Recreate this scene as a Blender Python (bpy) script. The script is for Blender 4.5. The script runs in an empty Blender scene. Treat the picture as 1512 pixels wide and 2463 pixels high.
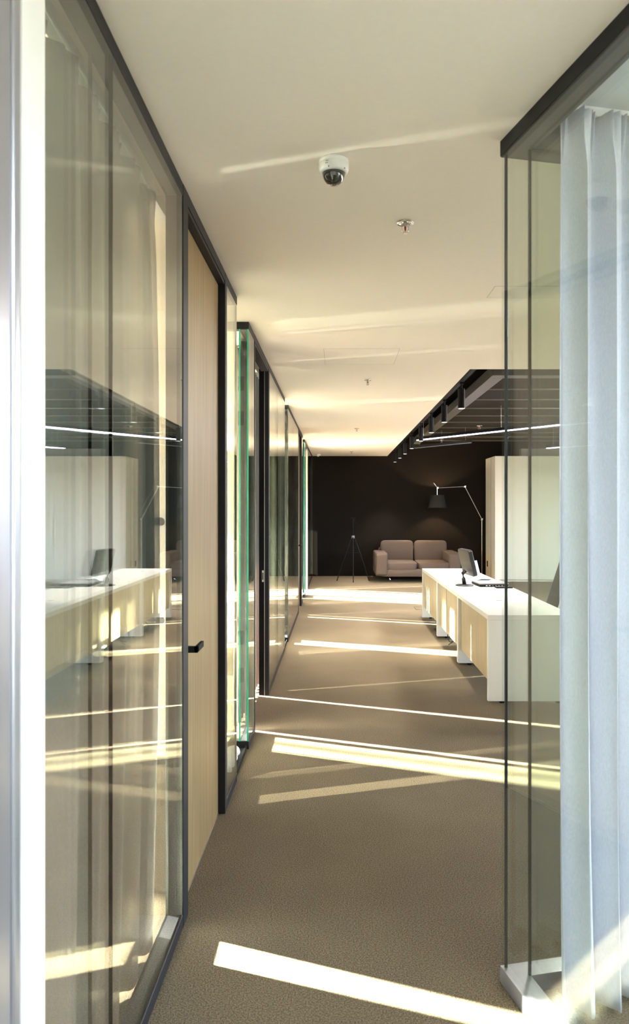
import bpy, bmesh, math, random
from math import pi, sin, cos, radians as R
from mathutils import Vector, Matrix
random.seed(7)
SC = bpy.context.scene
COL = SC.collection

# ------------------------------------------------------------------ camera
F_PX, VX, VY, W, H = 1850.0, 811.0, 1223.0, 1512.0, 2463.0
cam = bpy.data.cameras.new('camera')
camo = bpy.data.objects.new('camera', cam); COL.objects.link(camo)
cam.sensor_fit = 'VERTICAL'; cam.sensor_height = 36.0; cam.sensor_width = 36.0*W/H
cam.lens = F_PX/H*36.0
cam.shift_x = -(VX-W/2)/H
cam.shift_y = (VY-H/2)/H
camo.location = (0, 0, 1.6); camo.rotation_euler = (R(90), 0, 0)
cam.dof.use_dof = True; cam.dof.focus_distance = 6.5; cam.dof.aperture_fstop = 5.6
cam.clip_start = 0.05
SC.camera = camo

# ------------------------------------------------------------------ sky, suns, exposure
SC.view_settings.view_transform = 'Standard'
SC.view_settings.look = 'None'
SC.view_settings.gamma = 1.0
SC.view_settings.use_curve_mapping = False
SC.view_settings.exposure = 1.25
SC.cycles.max_bounces = 12
SC.cycles.diffuse_bounces = 6
SC.cycles.glossy_bounces = 8
SC.cycles.transparent_max_bounces = 32

wd = bpy.data.worlds.new('sky'); SC.world = wd; wd.use_nodes = True
nt = wd.node_tree; nt.nodes.clear()
wo = nt.nodes.new('ShaderNodeOutputWorld'); bg = nt.nodes.new('ShaderNodeBackground')
tc = nt.nodes.new('ShaderNodeTexCoord'); sep = nt.nodes.new('ShaderNodeSeparateXYZ')
rp = nt.nodes.new('ShaderNodeValToRGB'); mp = nt.nodes.new('ShaderNodeMapRange')
mp.inputs[1].default_value = -1; mp.inputs[2].default_value = 1
nt.links.new(tc.outputs['Generated'], sep.inputs[0]); nt.links.new(sep.outputs[2], mp.inputs[0])
nt.links.new(mp.outputs[0], rp.inputs[0]); nt.links.new(rp.outputs[0], bg.inputs[0]); nt.links.new(bg.outputs[0], wo.inputs[0])
e = rp.color_ramp.elements
e[0].position = 0.0; e[0].color = (.30, .28, .24, 1)
e[1].position = 1.0; e[1].color = (.35, .55, 1.0, 1)
k = e.new(.49); k.color = (.42, .39, .33, 1)
k = e.new(.51); k.color = (.80, .88, 1.0, 1)
k = e.new(.65); k.color = (.58, .75, 1.0, 1)
bg.inputs[1].default_value = 11.0

SUN_AZ, SUN_EL = 22.0, 17.0
def sun(name, d, strength, color, ang):
    l = bpy.data.lights.new(name, 'SUN'); l.energy = strength; l.color = color; l.angle = R(ang)
    o = bpy.data.objects.new(name, l); COL.objects.link(o)
    o.rotation_euler = Vector(d).normalized().to_track_quat('-Z', 'Y').to_euler()
    o.location = (-9, 6, 5)
    return o
ce = cos(R(SUN_EL)); se = sin(R(SUN_EL))
sun('sun', (ce*cos(R(SUN_AZ)), -ce*sin(R(SUN_AZ)), -se), 130.0, (1, .95, .84), 1.2)
# two added suns imitating sunlight reflected off room glass and up off sills
sun('extra_sun_glass_bounce', (ce*cos(R(18)), ce*sin(R(18)), -se), 16.0, (1, .92, .78), 0.9)
sun('extra_sun_upward', (ce*cos(R(20)), -ce*sin(R(20)), se*.9), 2.0, (1, .93, .80), 3.5)

def rect_light(name, loc, d, sx, sy, power, color, portal=False):
    l = bpy.data.lights.new(name, 'AREA'); l.shape = 'RECTANGLE'; l.size = sx; l.size_y = sy
    l.energy = power; l.color = color
    if portal: l.cycles.is_portal = True
    o = bpy.data.objects.new(name, l); COL.objects.link(o)
    o.location = loc; o.rotation_euler = Vector(d).to_track_quat('-Z', 'Y').to_euler()
    return o

# ------------------------------------------------------------------ materials
def mat(name):
    m = bpy.data.materials.new(name); m.use_nodes = True
    n = m.node_tree; n.nodes.clear()
    out = n.nodes.new('ShaderNodeOutputMaterial')
    return m, n, out
def N(n, t, **kw):
    x = n.nodes.new('ShaderNode'+t)
    for a, b in kw.items(): setattr(x, a, b)
    return x
def noise_mix(n, c1, c2, scale, vec=None, detail=3, lo=.3, hi=.7, rough=.6):
    tex = N(n, 'TexNoise'); tex.inputs['Scale'].default_value = scale; tex.inputs['Detail'].default_value = detail
    tex.inputs['Roughness'].default_value = rough
    if vec: n.links.new(vec, tex.inputs['Vector'])
    r = N(n, 'ValToRGB'); r.color_ramp.elements[0].position = lo; r.color_ramp.elements[1].position = hi
    r.color_ramp.elements[0].color = (*c1, 1); r.color_ramp.elements[1].color = (*c2, 1)
    n.links.new(tex.outputs[0], r.inputs[0])
    return tex, r
def pbr(name, col, rough=.5, metal=0.0, var=.06, scale=20, bump=0.0, spec=.5, emit=None, estr=0, stretch=None, coat=0, detail=3):
    m, n, out = mat(name)
    b = N(n, 'BsdfPrincipled')
    b.inputs['Roughness'].default_value = rough; b.inputs['Metallic'].default_value = metal
    b.inputs['Specular IOR Level'].default_value = spec
    b.inputs['Coat Weight'].default_value = coat
    co = N(n, 'TexCoord'); vec = co.outputs['Object']
    if stretch:
        mpn = N(n, 'Mapping'); mpn.inputs['Scale'].default_value = stretch
        n.links.new(vec, mpn.inputs[0]); vec = mpn.outputs[0]
    c1 = tuple(max(0, c*(1-var)) for c in col); c2 = tuple(min(1, c*(1+var)) for c in col)
    tex, r = noise_mix(n, c1, c2, scale, vec, detail)
    n.links.new(r.outputs[0], b.inputs['Base Color'])
    if bump:
        bp = N(n, 'Bump'); bp.inputs['Strength'].default_value = bump; bp.inputs['Distance'].default_value = .002
        n.links.new(tex.outputs[0], bp.inputs['Height']); n.links.new(bp.outputs[0], b.inputs['Normal'])
    if emit:
        b.inputs['Emission Color'].default_value = (*emit, 1); b.inputs['Emission Strength'].default_value = estr
    n.links.new(b.outputs[0], out.inputs[0])
    return m
def glass_mat(name, tint, f0=.04, dirt=0.0):
    m, n, out = mat(name)
    lw = N(n, 'LayerWeight'); lw.inputs['Blend'].default_value = .5
    pw = N(n, 'Math', operation='POWER'); pw.inputs[1].default_value = 5
    mu = N(n, 'Math', operation='MULTIPLY_ADD'); mu.inputs[1].default_value = 1-f0; mu.inputs[2].default_value = f0
    tr = N(n, 'BsdfTransparent'); tr.inputs[0].default_value = (*tint, 1)
    gl = N(n, 'BsdfGlossy'); gl.inputs['Roughness'].default_value = 0.0; gl.inputs[0].default_value = (1, 1, 1, 1)
    mx = N(n, 'MixShader')
    n.links.new(lw.outputs['Facing'], pw.inputs[0]); n.links.new(pw.outputs[0], mu.inputs[0])
    n.links.new(mu.outputs[0], mx.inputs[0]); n.links.new(tr.outputs[0], mx.inputs[1]); n.links.new(gl.outputs[0], mx.inputs[2])
    n.links.new(mx.outputs[0], out.inputs[0])
    return m
def fabric_mat(name, col, trans=.3, tcol=None):
    m, n, out = mat(name)
    co = N(n, 'TexCoord'); mpn = N(n, 'Mapping'); mpn.inputs['Scale'].default_value = (1, 1, .35)
    n.links.new(co.outputs['Object'], mpn.inputs[0])
    tex, r = noise_mix(n, tuple(c*.88 for c in col), tuple(min(1, c*1.08) for c in col), 260, mpn.outputs[0], 2)
    d = N(n, 'BsdfDiffuse'); t = N(n, 'BsdfTranslucent'); t.inputs[0].default_value = (*(tcol or col), 1)
    mx = N(n, 'MixShader'); mx.inputs[0].default_value = trans
    bp = N(n, 'Bump'); bp.inputs['Strength'].default_value = .25; bp.inputs['Distance'].default_value = .001
    n.links.new(tex.outputs[0], bp.inputs['Height']); n.links.new(bp.outputs[0], d.inputs['Normal'])
    n.links.new(r.outputs[0], d.inputs[0]); n.links.new(d.outputs[0], mx.inputs[1]); n.links.new(t.outputs[0], mx.inputs[2])
    n.links.new(mx.outputs[0], out.inputs[0])
    return m
def emit_mat(name, col, s):
    m, n, out = mat(name)
    em = N(n, 'Emission'); em.inputs[0].default_value = (*col, 1); em.inputs[1].default_value = s
    n.links.new(em.outputs[0], out.inputs[0]); return m
def wood_mat(name, c1, c2, axis='z', rough=.45, spec=.4):
    m, n, out = mat(name)
    co = N(n, 'TexCoord'); mpn = N(n, 'Mapping')
    mpn.inputs['Scale'].default_value = (60, 60, 1.6) if axis == 'z' else (60, 1.6, 60)
    n.links.new(co.outputs['Object'], mpn.inputs[0])
    tex, r = noise_mix(n, c1, c2, 1.0, mpn.outputs[0], 6, .32, .68, .55)
    mp2 = N(n, 'Mapping'); mp2.inputs['Scale'].default_value = (3, 3, 1.5); n.links.new(co.outputs['Object'], mp2.inputs[0])
    t2, r2 = noise_mix(n, (.88, .88, .86), (1.06, 1.04, 1.0), 1.0, mp2.outputs[0], 2)
    ml = N(n, 'MixRGB', blend_type='MULTIPLY'); ml.inputs[0].default_value = 1
    n.links.new(r.outputs[0], ml.inputs[1]); n.links.new(r2.outputs[0], ml.inputs[2])
    b = N(n, 'BsdfPrincipled'); b.inputs['Roughness'].default_value = rough; b.inputs['Specular IOR Level'].default_value = spec
    bp = N(n, 'Bump'); bp.inputs['Strength'].default_value = .15; bp.inputs['Distance'].default_value = .0008
    n.links.new(tex.outputs[0], bp.inputs['Height']); n.links.new(bp.outputs[0], b.inputs['Normal'])
    n.links.new(ml.outputs[0], b.inputs['Base Color']); n.links.new(b.outputs[0], out.inputs[0])
    return m
def carpet_mat():
    m, n, out = mat('carpet_loop')
    co = N(n, 'TexCoord')
    t1, r1 = noise_mix(n, (.045, .031, .020), (.29, .230, .157), 190, co.outputs['Object'], 4, .36, .66, .75)
    t2, r2 = noise_mix(n, (.90, .90, .90), (1.08, 1.07, 1.05), 1.4, co.outputs['Object'], 3)
    ml = N(n, 'MixRGB', blend_type='MULTIPLY'); ml.inputs[0].default_value = 1
    n.links.new(r1.outputs[0], ml.inputs[1]); n.links.new(r2.outputs[0], ml.inputs[2])
    b = N(n, 'BsdfPrincipled'); b.inputs['Roughness'].default_value = .95; b.inputs['Specular IOR Level'].default_value = .1
    bp = N(n, 'Bump'); bp.inputs['Strength'].default_value = .8; bp.inputs['Distance'].default_value = .004
    n.links.new(t1.outputs[0], bp.inputs['Height']); n.links.new(bp.outputs[0], b.inputs['Normal'])
    n.links.new(ml.outputs[0], b.inputs['Base Color']); n.links.new(b.outputs[0], out.inputs[0])
    return m
def perforated_mat():
    m, n, out = mat('perforated_black_metal')
    co = N(n, 'TexCoord'); mpn = N(n, 'Mapping'); mpn.inputs['Scale'].default_value = (34, 34, 34)
    v = N(n, 'TexVoronoi'); v.inputs['Randomness'].default_value = 0.0; v.inputs['Scale'].default_value = 1
    r = N(n, 'ValToRGB'); r.color_ramp.elements[0].position = .30; r.color_ramp.elements[1].position = .38
    r.color_ramp.elements[0].color = (.002, .002, .002, 1); r.color_ramp.elements[1].color = (.020, .015, .010, 1)
    b = N(n, 'BsdfPrincipled'); b.inputs['Roughness'].default_value = .8; b.inputs['Specular IOR Level'].default_value = .1
    n.links.new(co.outputs['Object'], mpn.inputs[0]); n.links.new(mpn.outputs[0], v.inputs['Vector'])
    n.links.new(v.outputs['Distance'], r.inputs[0]); n.links.new(r.outputs[0], b.inputs['Base Color'])
    n.links.new(b.outputs[0], out.inputs[0]); return m

CEIL = pbr('cream_ceiling_paint', (.87, .80, .73), .85, var=.012, scale=60, bump=.05, spec=.2)
CREAM = pbr('cream_wall_paint', (.93, .88, .79), .7, var=.015, scale=30, spec=.3)
BLUEWHITE = pbr('cool_white_ceiling_paint', (.62, .65, .68), .8, var=.01, scale=40)
BLACKWALL = pbr('black_wall_paint', (.010, .0078, .0062), .85, var=.10, scale=90, spec=.06, bump=.1)
RECESS = pbr('matt_black_paint', (.006, .0055, .005), .8, var=.1, scale=30, spec=.2)
CARPET = carpet_mat()
FRAME = pbr('anthracite_powder_coat', (.011, .0115, .015), .55, .0, var=.05, scale=200, bump=.05, spec=.3)
FRAMEIN = pbr('grey_powder_coat', (.055, .054, .050), .5, .1, var=.05, scale=200)
SEAL = pbr('black_rubber_seal', (.012, .013, .016), .5, var=.05)
GLASS = glass_mat('clear_partition_glass', (.965, .985, .965))
WGLASS = glass_mat('window_glass', (.98, .99, .985))
EDGE = pbr('green_glass_edge', (.02, .42, .27), .12, var=.2, scale=6, spec=.8, stretch=(1, 1, .6), emit=None)
EDGED = pbr('dark_glass_edge', (.09, .10, .085), .12, var=.5, scale=5, spec=.9)
EDGER = pbr('pale_glass_edge', (.30, .34, .28), .12, var=.3, scale=5, spec=.9)
DOORWOOD = wood_mat('limed_oak_veneer', (.235, .158, .070), (.335, .238, .122))
DESKWOOD = wood_mat('pale_oak_panel', (.42, .32, .19), (.60, .48, .31))
WHITE = pbr('white_laminate', (.74, .73, .71), .35, var=.01, scale=10)
CABW = pbr('pale_cream_laminate', (.56, .52, .45), .45, var=.01, scale=10)
POSTW = pbr('white_lacquer', (.89, .875, .87), .35, var=.01, scale=10)
POSTG = pbr('satin_aluminium', (.46, .46, .53), .32, .75, var=.03, scale=30, stretch=(1, 1, .02))
CURT = fabric_mat('grey_curtain_fabric', (.235, .232, .235), .10, (.52, .36, .30))
CURTB = fabric_mat('silver_grey_curtain_fabric', (.74, .75, .83), .30, (.66, .70, .84))
TAPE = pbr('white_curtain_tape', (.85, .85, .85), .6)
SOFA = pbr('taupe_woven_fabric', (.085, .061, .049), .9, var=.18, scale=320, bump=.4, spec=.15)
CHROME = pbr('chrome', (.75, .75, .75), .12, 1.0, var=.02)
STEEL = pbr('brushed_steel', (.55, .53, .50), .3, 1.0, var=.05)
BLK = pbr('black_plastic', (.006, .006, .007), .7, var=.1, spec=.15)
GLOSSBLK = pbr('gloss_black_plastic', (.014, .013, .012), .4, var=.1, spec=.3)
GREYPL = pbr('grey_plastic', (.16, .16, .17), .45, var=.05)
DOMEW = pbr('white_plastic', (.86, .86, .84), .35, var=.01)
DOMEB = pbr('smoked_dome', (.006, .006, .007), .03, var=.1, spec=1.0, coat=1.0)
REDB = pbr('red_glass_bulb', (.5, .02, .02), .1)
STONE = pbr('white_pebble', (.86, .83, .80), .6, var=.06, scale=9, bump=.3)
SHADE = pbr('black_lamp_fabric', (.009, .0075, .0065), .9, var=.1, scale=200)
LEDM = emit_mat('led_diffuser', (.72, .68, 1.0), 16.0)
SPOTM = emit_mat('spot_lens', (.9, .92, 1.0), 1.5)
BULBM = emit_mat('warm_bulb', (1.0, .74, .42), 40.0)
SCREEN = emit_mat('screen_white', (.86, .92, 1.0), 1.0)
INK = pbr('dark_print', (.08, .09, .11), .6)
BLUE = pbr('blue_plastic', (.03, .12, .45), .4)
PAPER = pbr('paper', (.82, .78, .76), .8)
PERF = perforated_mat()
TBAR = pbr('grey_tee_bar', (.085, .078, .066), .5)
DIM = pbr('unlit_diffuser', (.10, .11, .14), .3)

# ------------------------------------------------------------------ mesh helpers
class MB:
    def __init__(s): s.v = []; s.f = []; s.m = []; s.sm = []
    def add(s, vs, fs, mi=0, smooth=False):
        o = len(s.v); s.v += [tuple(v) for v in vs]
        for f in fs: s.f.append(tuple(i+o for i in f)); s.m.append(mi); s.sm.append(smooth)
        return s
    def box(s, a, b, mi=0, edge=None, axis=None):
        x0, y0, z0 = a; x1, y1, z1 = b
        vs = [(x0,y0,z0),(x1,y0,z0),(x1,y1,z0),(x0,y1,z0),(x0,y0,z1),(x1,y0,z1),(x1,y1,z1),(x0,y1,z1)]
        fs = [(0,3,2,1),(4,5,6,7),(0,1,5,4),(2,3,7,6),(1,2,6,5),(3,0,4,7)]
        ax = ['z','z','y','y','x','x']
        o = len(s.v); s.v += vs
        for f, x in zip(fs, ax):
            s.f.append(tuple(i+o for i in f)); s.sm.append(False)
            s.m.append(mi if edge is None or x == axis else edge)
        return s
    def cyl(s, p0, p1, r0, r1=None, n=16, mi=0, caps=True):
        p0 = Vector(p0); p1 = Vector(p1); r1 = r0 if r1 is None else r1
        d = (p1-p0).normalized(); u = d.orthogonal().normalized(); w = d.cross(u)
        vs = []
        for p, r in ((p0, r0), (p1, r1)):
            for i in range(n):
                a = 2*pi*i/n; vs.append(p+u*(r*cos(a))+w*(r*sin(a)))
        fs = [(i, (i+1) % n, n+(i+1) % n, n+i) for i in range(n)]
        s.add(vs, fs, mi, True)
        if caps:
            s.add(vs[:n], [tuple(reversed(range(n)))], mi); s.add(vs[n:], [tuple(range(n))], mi)
        return s
    def tube(s, pts, r, n=8, mi=0):
        pts = [Vector(p) for p in pts]; rings = []
        up = Vector((0, 0, 1))
        for i, p in enumerate(pts):
            d = (pts[min(i+1, len(pts)-1)]-pts[max(i-1, 0)]).normalized()
            u = d.cross(up)
            if u.length < 1e-3: u = d.cross(Vector((1, 0, 0)))
            u.normalize(); w = u.cross(d)
            rings.append([p+u*(r*cos(2*pi*k/n))+w*(r*sin(2*pi*k/n)) for k in range(n)])
        vs = [v for rg in rings for v in rg]; fs = []
        for i in range(len(pts)-1):
            for k in range(n): fs.append((i*n+k, i*n+(k+1) % n, (i+1)*n+(k+1) % n, (i+1)*n+k))
        fs.append(tuple(reversed(range(n)))); fs.append(tuple((len(pts)-1)*n+k for k in range(n)))
        return s.add(vs, fs, mi, True)
    def lathe(s, prof, c=(0, 0, 0), n=32, mi=0, smooth=True):
        vs = []; fs = []
        for r, z in prof:
            for i in range(n):
                a = 2*pi*i/n; vs.append((c[0]+r*cos(a), c[1]+r*sin(a), c[2]+z))
        for j in range(len(prof)-1):
            for i in range(n): fs.append((j*n+i, j*n+(i+1) % n, (j+1)*n+(i+1) % n, (j+1)*n+i))
        return s.add(vs, fs, mi, smooth)
    def superbox(s, c, h, e=.22, nu=36, nv=20, mi=0, tilt=0):
        def sp(x, p): return math.copysign(abs(x)**p, x)
        vs = []; fs = []
        for j in range(nv+1):
            ph = -pi/2+pi*j/nv
            for i in range(nu):
                th = 2*pi*i/nu
                x = sp(cos(ph), e)*sp(cos(th), e); y = sp(cos(ph), e)*sp(sin(th), e); z = sp(sin(ph), e)
                p = Vector((x*h[0], y*h[1], z*h[2]))
                if tilt: p = Matrix.Rotation(tilt, 3, 'X') @ p
                vs.append(p+Vector(c))
        for j in range(nv):
            for i in range(nu): fs.append((j*nu+i, j*nu+(i+1) % nu, (j+1)*nu+(i+1) % nu, (j+1)*nu+i))
        return s.add(vs, fs, mi, True)
    def prism(s, poly, z0, z1, mi=0):
        n = len(poly)
        vs = [(x, y, z0) for x, y in poly]+[(x, y, z1) for x, y in poly]
        fs = [tuple(reversed(range(n))), tuple(range(n, 2*n))]
        fs += [(i, (i+1) % n, n+(i+1) % n, n+i) for i in range(n)]
        return s.add(vs, fs, mi)
    def xf(s, M):
        s.v = [tuple(M @ Vector(v)) for v in s.v]; return s
    def build(s, name, mats, parent=None, bevel=0, seg=2):
        me = bpy.data.meshes.new(name); me.from_pydata(s.v, [], s.f)
        if not isinstance(mats, (list, tuple)): mats = [mats]
        for m in mats: me.materials.append(m)
        for p, mi, sm in zip(me.polygons, s.m, s.sm): p.material_index = mi; p.use_smooth = sm
        me.update()
        o = bpy.data.objects.new(name, me); COL.objects.link(o)
        if parent: o.parent = parent
        if bevel:
            b = o.modifiers.new('bevel', 'BEVEL'); b.width = bevel; b.segments = seg; b.limit_method = 'ANGLE'; b.angle_limit = R(40)
        return o
def tag(o, label, cat, group=None):
    o['label'] = label; o['category'] = cat
    if group: o['group'] = group
    return o
def thing(name, label, cat, loc=(0, 0, 0), rz=0, group=None):
    o = bpy.data.objects.new(name, None); COL.objects.link(o)
    o.empty_display_size = .1; o.location = loc; o.rotation_euler = (0, 0, rz)
    return tag(o, label, cat, group)
def struct(o): o['kind'] = 'structure'; return o
def sempty(name, loc=(0, 0, 0), rz=0):
    o = bpy.data.objects.new(name, None); COL.objects.link(o); o.location = loc; o.rotation_euler = (0, 0, rz)
    o['kind'] = 'structure'; return o
def copy_tree(o, parent=None):
    c = o.copy(); COL.objects.link(c); c.parent = parent
    for ch in [x for x in bpy.data.objects if x.parent == o]: copy_tree(ch, c)
    return c

# ------------------------------------------------------------------ dimensions
CH = 2.84                 # ceiling
XL = -.588                # corridor face of the left partitions
XI = XL-.065              # inner glazing plane
YB = 18.2                 # black end wall
RW = R(13)                # turn of the right-hand room
CX, CY = .55, 2.60        # its outer corner
bx_, by_ = cos(RW), sin(RW)
ax_, ay_ = sin(RW), -cos(RW)
XO = -4.5                 # window wall of the left rooms
HEAD = 2.42

# ------------------------------------------------------------------ setting
struct(MB().box((-4.7, -3, -.12), (8.2, 18.4, 0)).build('floor', CARPET))
pA = (CX+ax_*5.75, CY+ay_*5.75); pBx = 3.6; pB = (pBx, CY+by_/bx_*(pBx-CX))
ceil = struct(MB().prism([(-4.7, -3), pA, (CX, CY), pB, (8.2, pB[1]), (8.2, 6.85), (-4.7, 6.85)], CH, CH+.25)
       .box((-4.7, 6.85, CH), (1.18, 18.4, CH+.25)).build('ceiling', CEIL))
struct(MB().prism([pA, (8.2, -3), (8.2, pB[1]), pB, (CX, CY)], 2.90, 3.1).build('ceiling_right_room', BLUEWHITE))
# recess over the open office
struct(MB().box((1.18, 6.85, 3.62), (8.2, 18.4, 3.75)).box((1.14, 6.81, CH+.25), (1.18, 18.4, 3.75))
       .box((1.14, 6.81, CH+.25), (8.2, 6.85, 3.75)).build('ceiling_recess', RECESS))
struct(MB().box((-4.7, YB, 0), (8.2, YB+.2, 3.75)).build('wall_back', BLACKWALL))
struct(MB().box((-4.7, -3.1, 0), (8.2, -3, 3.1)).build('wall_front', CREAM))
struct(MB().box((3.6, -3, 0), (3.7, -1.2, 2.9)).box((3.6, 2.6, 0), (3.7, pB[1]+.1, 2.9)).box((3.6, -1.2, 2.6), (3.7, 2.6, 2.9))
       .box((3.6, -1.2, 0), (3.7, 2.6, .1)).box((3.7, pB[1], 0), (8.2, pB[1]+.1, CH)).build('wall_right_room', BLUEWHITE))
# right office wall with openings
wr = MB(); op = [(4.0, 6.6), (7.4, 10.0), (10.8, 13.4), (14.0, 16.2)]
wr.box((8.0, pB[1], 0), (8.2, YB, .6)).box((8.0, pB[1], 2.6), (8.2, YB, 3.7)); y = pB[1]
for a, b in op+[(YB, YB)]:
    wr.box((8.0, y, .6), (8.2, a, 2.6)); y = b
struct(wr.build('wall_right', BLACKWALL))
def window(idx, x, y0, y1, z0, z1, divs, m=FRAME, side=1):
    w = sempty('window_%d' % idx, (x, (y0+y1)/2, 0))
    L = (y1-y0)/2; fr = MB(); t = .05
    fr.box((-.03, -L, z0), (.03, -L+t, z1)).box((-.03, L-t, z0), (.03, L, z1)).box((-.03, -L+t, z0), (.03, L-t, z0+t)).box((-.03, -L+t, z1-t), (.03, L-t, z1))
    fr.build('window_frame', m, w)
    ys = [-L+t]+list(divs)+[L-t]
    for d in divs: MB().box((-.025, d-.02, z0+t), (.025, d+.02, z1-t)).build('mullion', m, w)
    for a, b in zip(ys[:-1], ys[1:]):
        MB().box((-.006, a, z0+t), (.006, b, z1-t)).build('pane', WGLASS, w)
    return w
for i, (a, b) in enumerate(op): window(10+i, 8.1, a, b, .6, 2.6, [0])
for i, (a, b) in enumerate(op): rect_light('portal', (8.25, (a+b)/2, 1.6), (-1, 0, 0), b-a, 2.0, 1, (1, 1, 1), True)
window(20, 3.65, -1.2, 2.6, .1, 2.6, [0])
rect_light('portal', (3.72, .7, 1.35), (-1, 0, 0), 3.8, 2.5, 1, (1, 1, 1), True)

# window wall of the left rooms
rooms = [(1.85, 4.82), (4.95, 8.90), (9.05, 13.42), (13.55, 18.0)]  # first opening starts late; added blank wall blocks stray reflected sun
wl = MB(); wl.box((XO-.15, -3, 0), (XO, YB, .1)).box((XO-.15, -3, HEAD), (XO, YB, CH)); y = -3
for a, b in rooms+[(YB+.1, YB+.1)]:
    wl.box((XO-.15, y, .1), (XO, a+.05, HEAD)); y = b-.05
struct(wl.build('wall_left', CREAM))
for i, (a, b) in enumerate(rooms):
    window(1+i, XO-.08, a+.05, b-.05, .1, HEAD, [0] if i else [-.75, .35], POSTW)
    rect_light('portal', (XO-.2, (a+b)/2, 1.25), (1, 0, 0), b-a, 2.3, 1, (1, 1, 1), True)
# party walls between the left rooms, with the short cheek that closes each pebble niche (first lengthened unseen to narrow a sun band)
for i, (w0, w1, n0, n1) in enumerate([(4.82, 4.95, 4.48, 5.28), (8.90, 9.05, 8.60, 9.24), (13.42, 13.55, 13.10, 13.82)]):
    struct(MB().box((XO, w0, 0), (-1.0, w1, CH)).box((-1.0, n0, 0), (-.98, n1, CH)).build('wall_party_%d' % (i+1), CREAM))
    struct(MB().box((XO, w0-.012, 0), (-1.0, w0, .05)).build('baseboard_party_%d' % (i+1), FRAMEIN))
struct(MB().box((XO, -1.1, 0), (XI-.05, -1.0, CH)).build('wall_near_room', CREAM))
struct(MB().box((XL-.1, -3, 0), (XL, 1.30, CH)).build('wall_corridor_left', CREAM))

# ------------------------------------------------------------------ glazed partitions on the left
RT, RB = CH-.048, .052
def pane_y(par, x, y0, y1, z0=RB, z1=RT, t=.010, g=False):
    b = MB().box((x-t/2, y0, z0), (x+t/2, y1, z1), 0, 1, 'x')
    if g: b.m[2] = 2
    return b.build('glass_pane', [GLASS, EDGED, EDGE], par)
def pane_x(par, y, x0, x1, z0=RB, z1=RT, t=.010):
    return MB().box((x0, y-t/2, z0), (x1, y+t/2, z1), 0, 1, 'y').build('glass_pane', [GLASS, EDGED], par)
XO_, XI_ = XL-.007, XI+.004
def rails(par, y0, y1):
    MB().box((XI-.002, y0, RT), (XL, y1, CH)).build('top_rail', FRAME, par, .002, 1)
    MB().box((XI-.002, y0, 0), (XL, y1, RB)).build('bottom_rail', FRAME, par, .002, 1)
def glazing(par, y0, y1, joints=(), g=False):
    rails(par, y0, y1)
    ys = [y0]+list(joints)+[y1]
    for a, b in zip(ys[:-1], ys[1:]):
        for x in (XO_, XI_): pane_y(par, x, a+.0015, b-.0015, g=g and a == y0)
    for j in joints:
        for x in (XO_, XI_): MB().box((x-.005, j-.0015, RB), (x+.005, j+.0015, RT)).build('joint_seal', SEAL, par)
def post(par, y0, y1, x0=XI-.002): MB().box((x0, y0, 0), (XL+.001, y1, CH)).build('post', FRAME, par, .002, 1)
def returns(par, y, x1=-.98, sgn=1):
    # short glazed end of a room, two panes in a dark rail, turning in to the niche
    MB().box((x1, y-.0, RT), (XI-.002, y+.065*sgn, CH) if sgn > 0 else (XI-.002, y, CH)).build('end_top_rail', FRAME, par) if sgn > 0 else \
        MB().box((x1, y-.065, RT), (XI-.002, y, CH)).build('end_top_rail', FRAME, par)
    a, b = (y, y+.065) if sgn > 0 else (y-.065, y)
    MB().box((x1, a, 0), (XI-.002, b, RB)).build('end_bottom_rail', FRAME, par)
    pane_x(par, y+.007*sgn, x1, XO_-.006); pane_x(par, y+.060*sgn, x1, XI_-.006)
def door(idx, y0, y1, kind, handle_y, parent_loc=None):
    zt = 2.775
    d = sempty('door_%d' % idx, (XL-.03, (y0+y1)/2, 0)); L = (y1-y0)/2
    if kind == 'wood':
        MB().box((-.046, -L+.004, .006), (-.006, L-.004, zt-.004)).build('door_leaf', DOORWOOD, d, .001, 1)
        h = MB(); hy = handle_y-(y0+y1)/2
        h.cyl((-.006, hy, 1.035), (.004, hy, 1.035), .026, n=24)
        h.box((.004, hy-.012, 1.023), (.060, hy+.012, 1.047)); h.box((.046, hy-.012, 1.023), (.060, hy+.13, 1.047))
        h.build('door_handle', BLK, d, .001, 1)
        MB().box((-.047, -L, .0), (-.004, L, .006)).build('threshold_strip', STEEL, d)
    return d
PG = 'glazed room fronts along the left of the corridor'
# room one (nearest)
p = thing('glass_partition', 'nearest and largest left glass partition with grey curtain behind, before the oak door', 'partition', (XL, 2.2, 0), 0, PG)
def at(par):  # world-space geometry under a located parent
    for ch in [c for c in bpy.data.objects if c.parent == par]:
        ch.matrix_parent_inverse = Matrix.Translation(par.location).inverted()
glazing(p, 1.541, 2.933, (2.02,)); post(p, 2.933, 3.03)
at(p)
def header(par, y0, y1):
    MB().box((XI-.002, y0, 2.775), (XL-.004, y1, RT)).build('door_head', FRAME, par)
    MB().box((XI-.002, y0, RT), (XL, y1, CH)).build('top_rail', FRAME, par)
p = thing('glass_partition', 'short left glass pane past the oak door, ending in bare glass edge', 'partition', (XL, 4.3, 0), 0, PG)
header(p, 3.03, 4.03); post(p, 4.03, 4.09); glazing(p, 4.09, 4.51); returns(p, 4.51, sgn=-1); at(p)
door(1, 3.03, 4.03, 'wood', 3.085)
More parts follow.
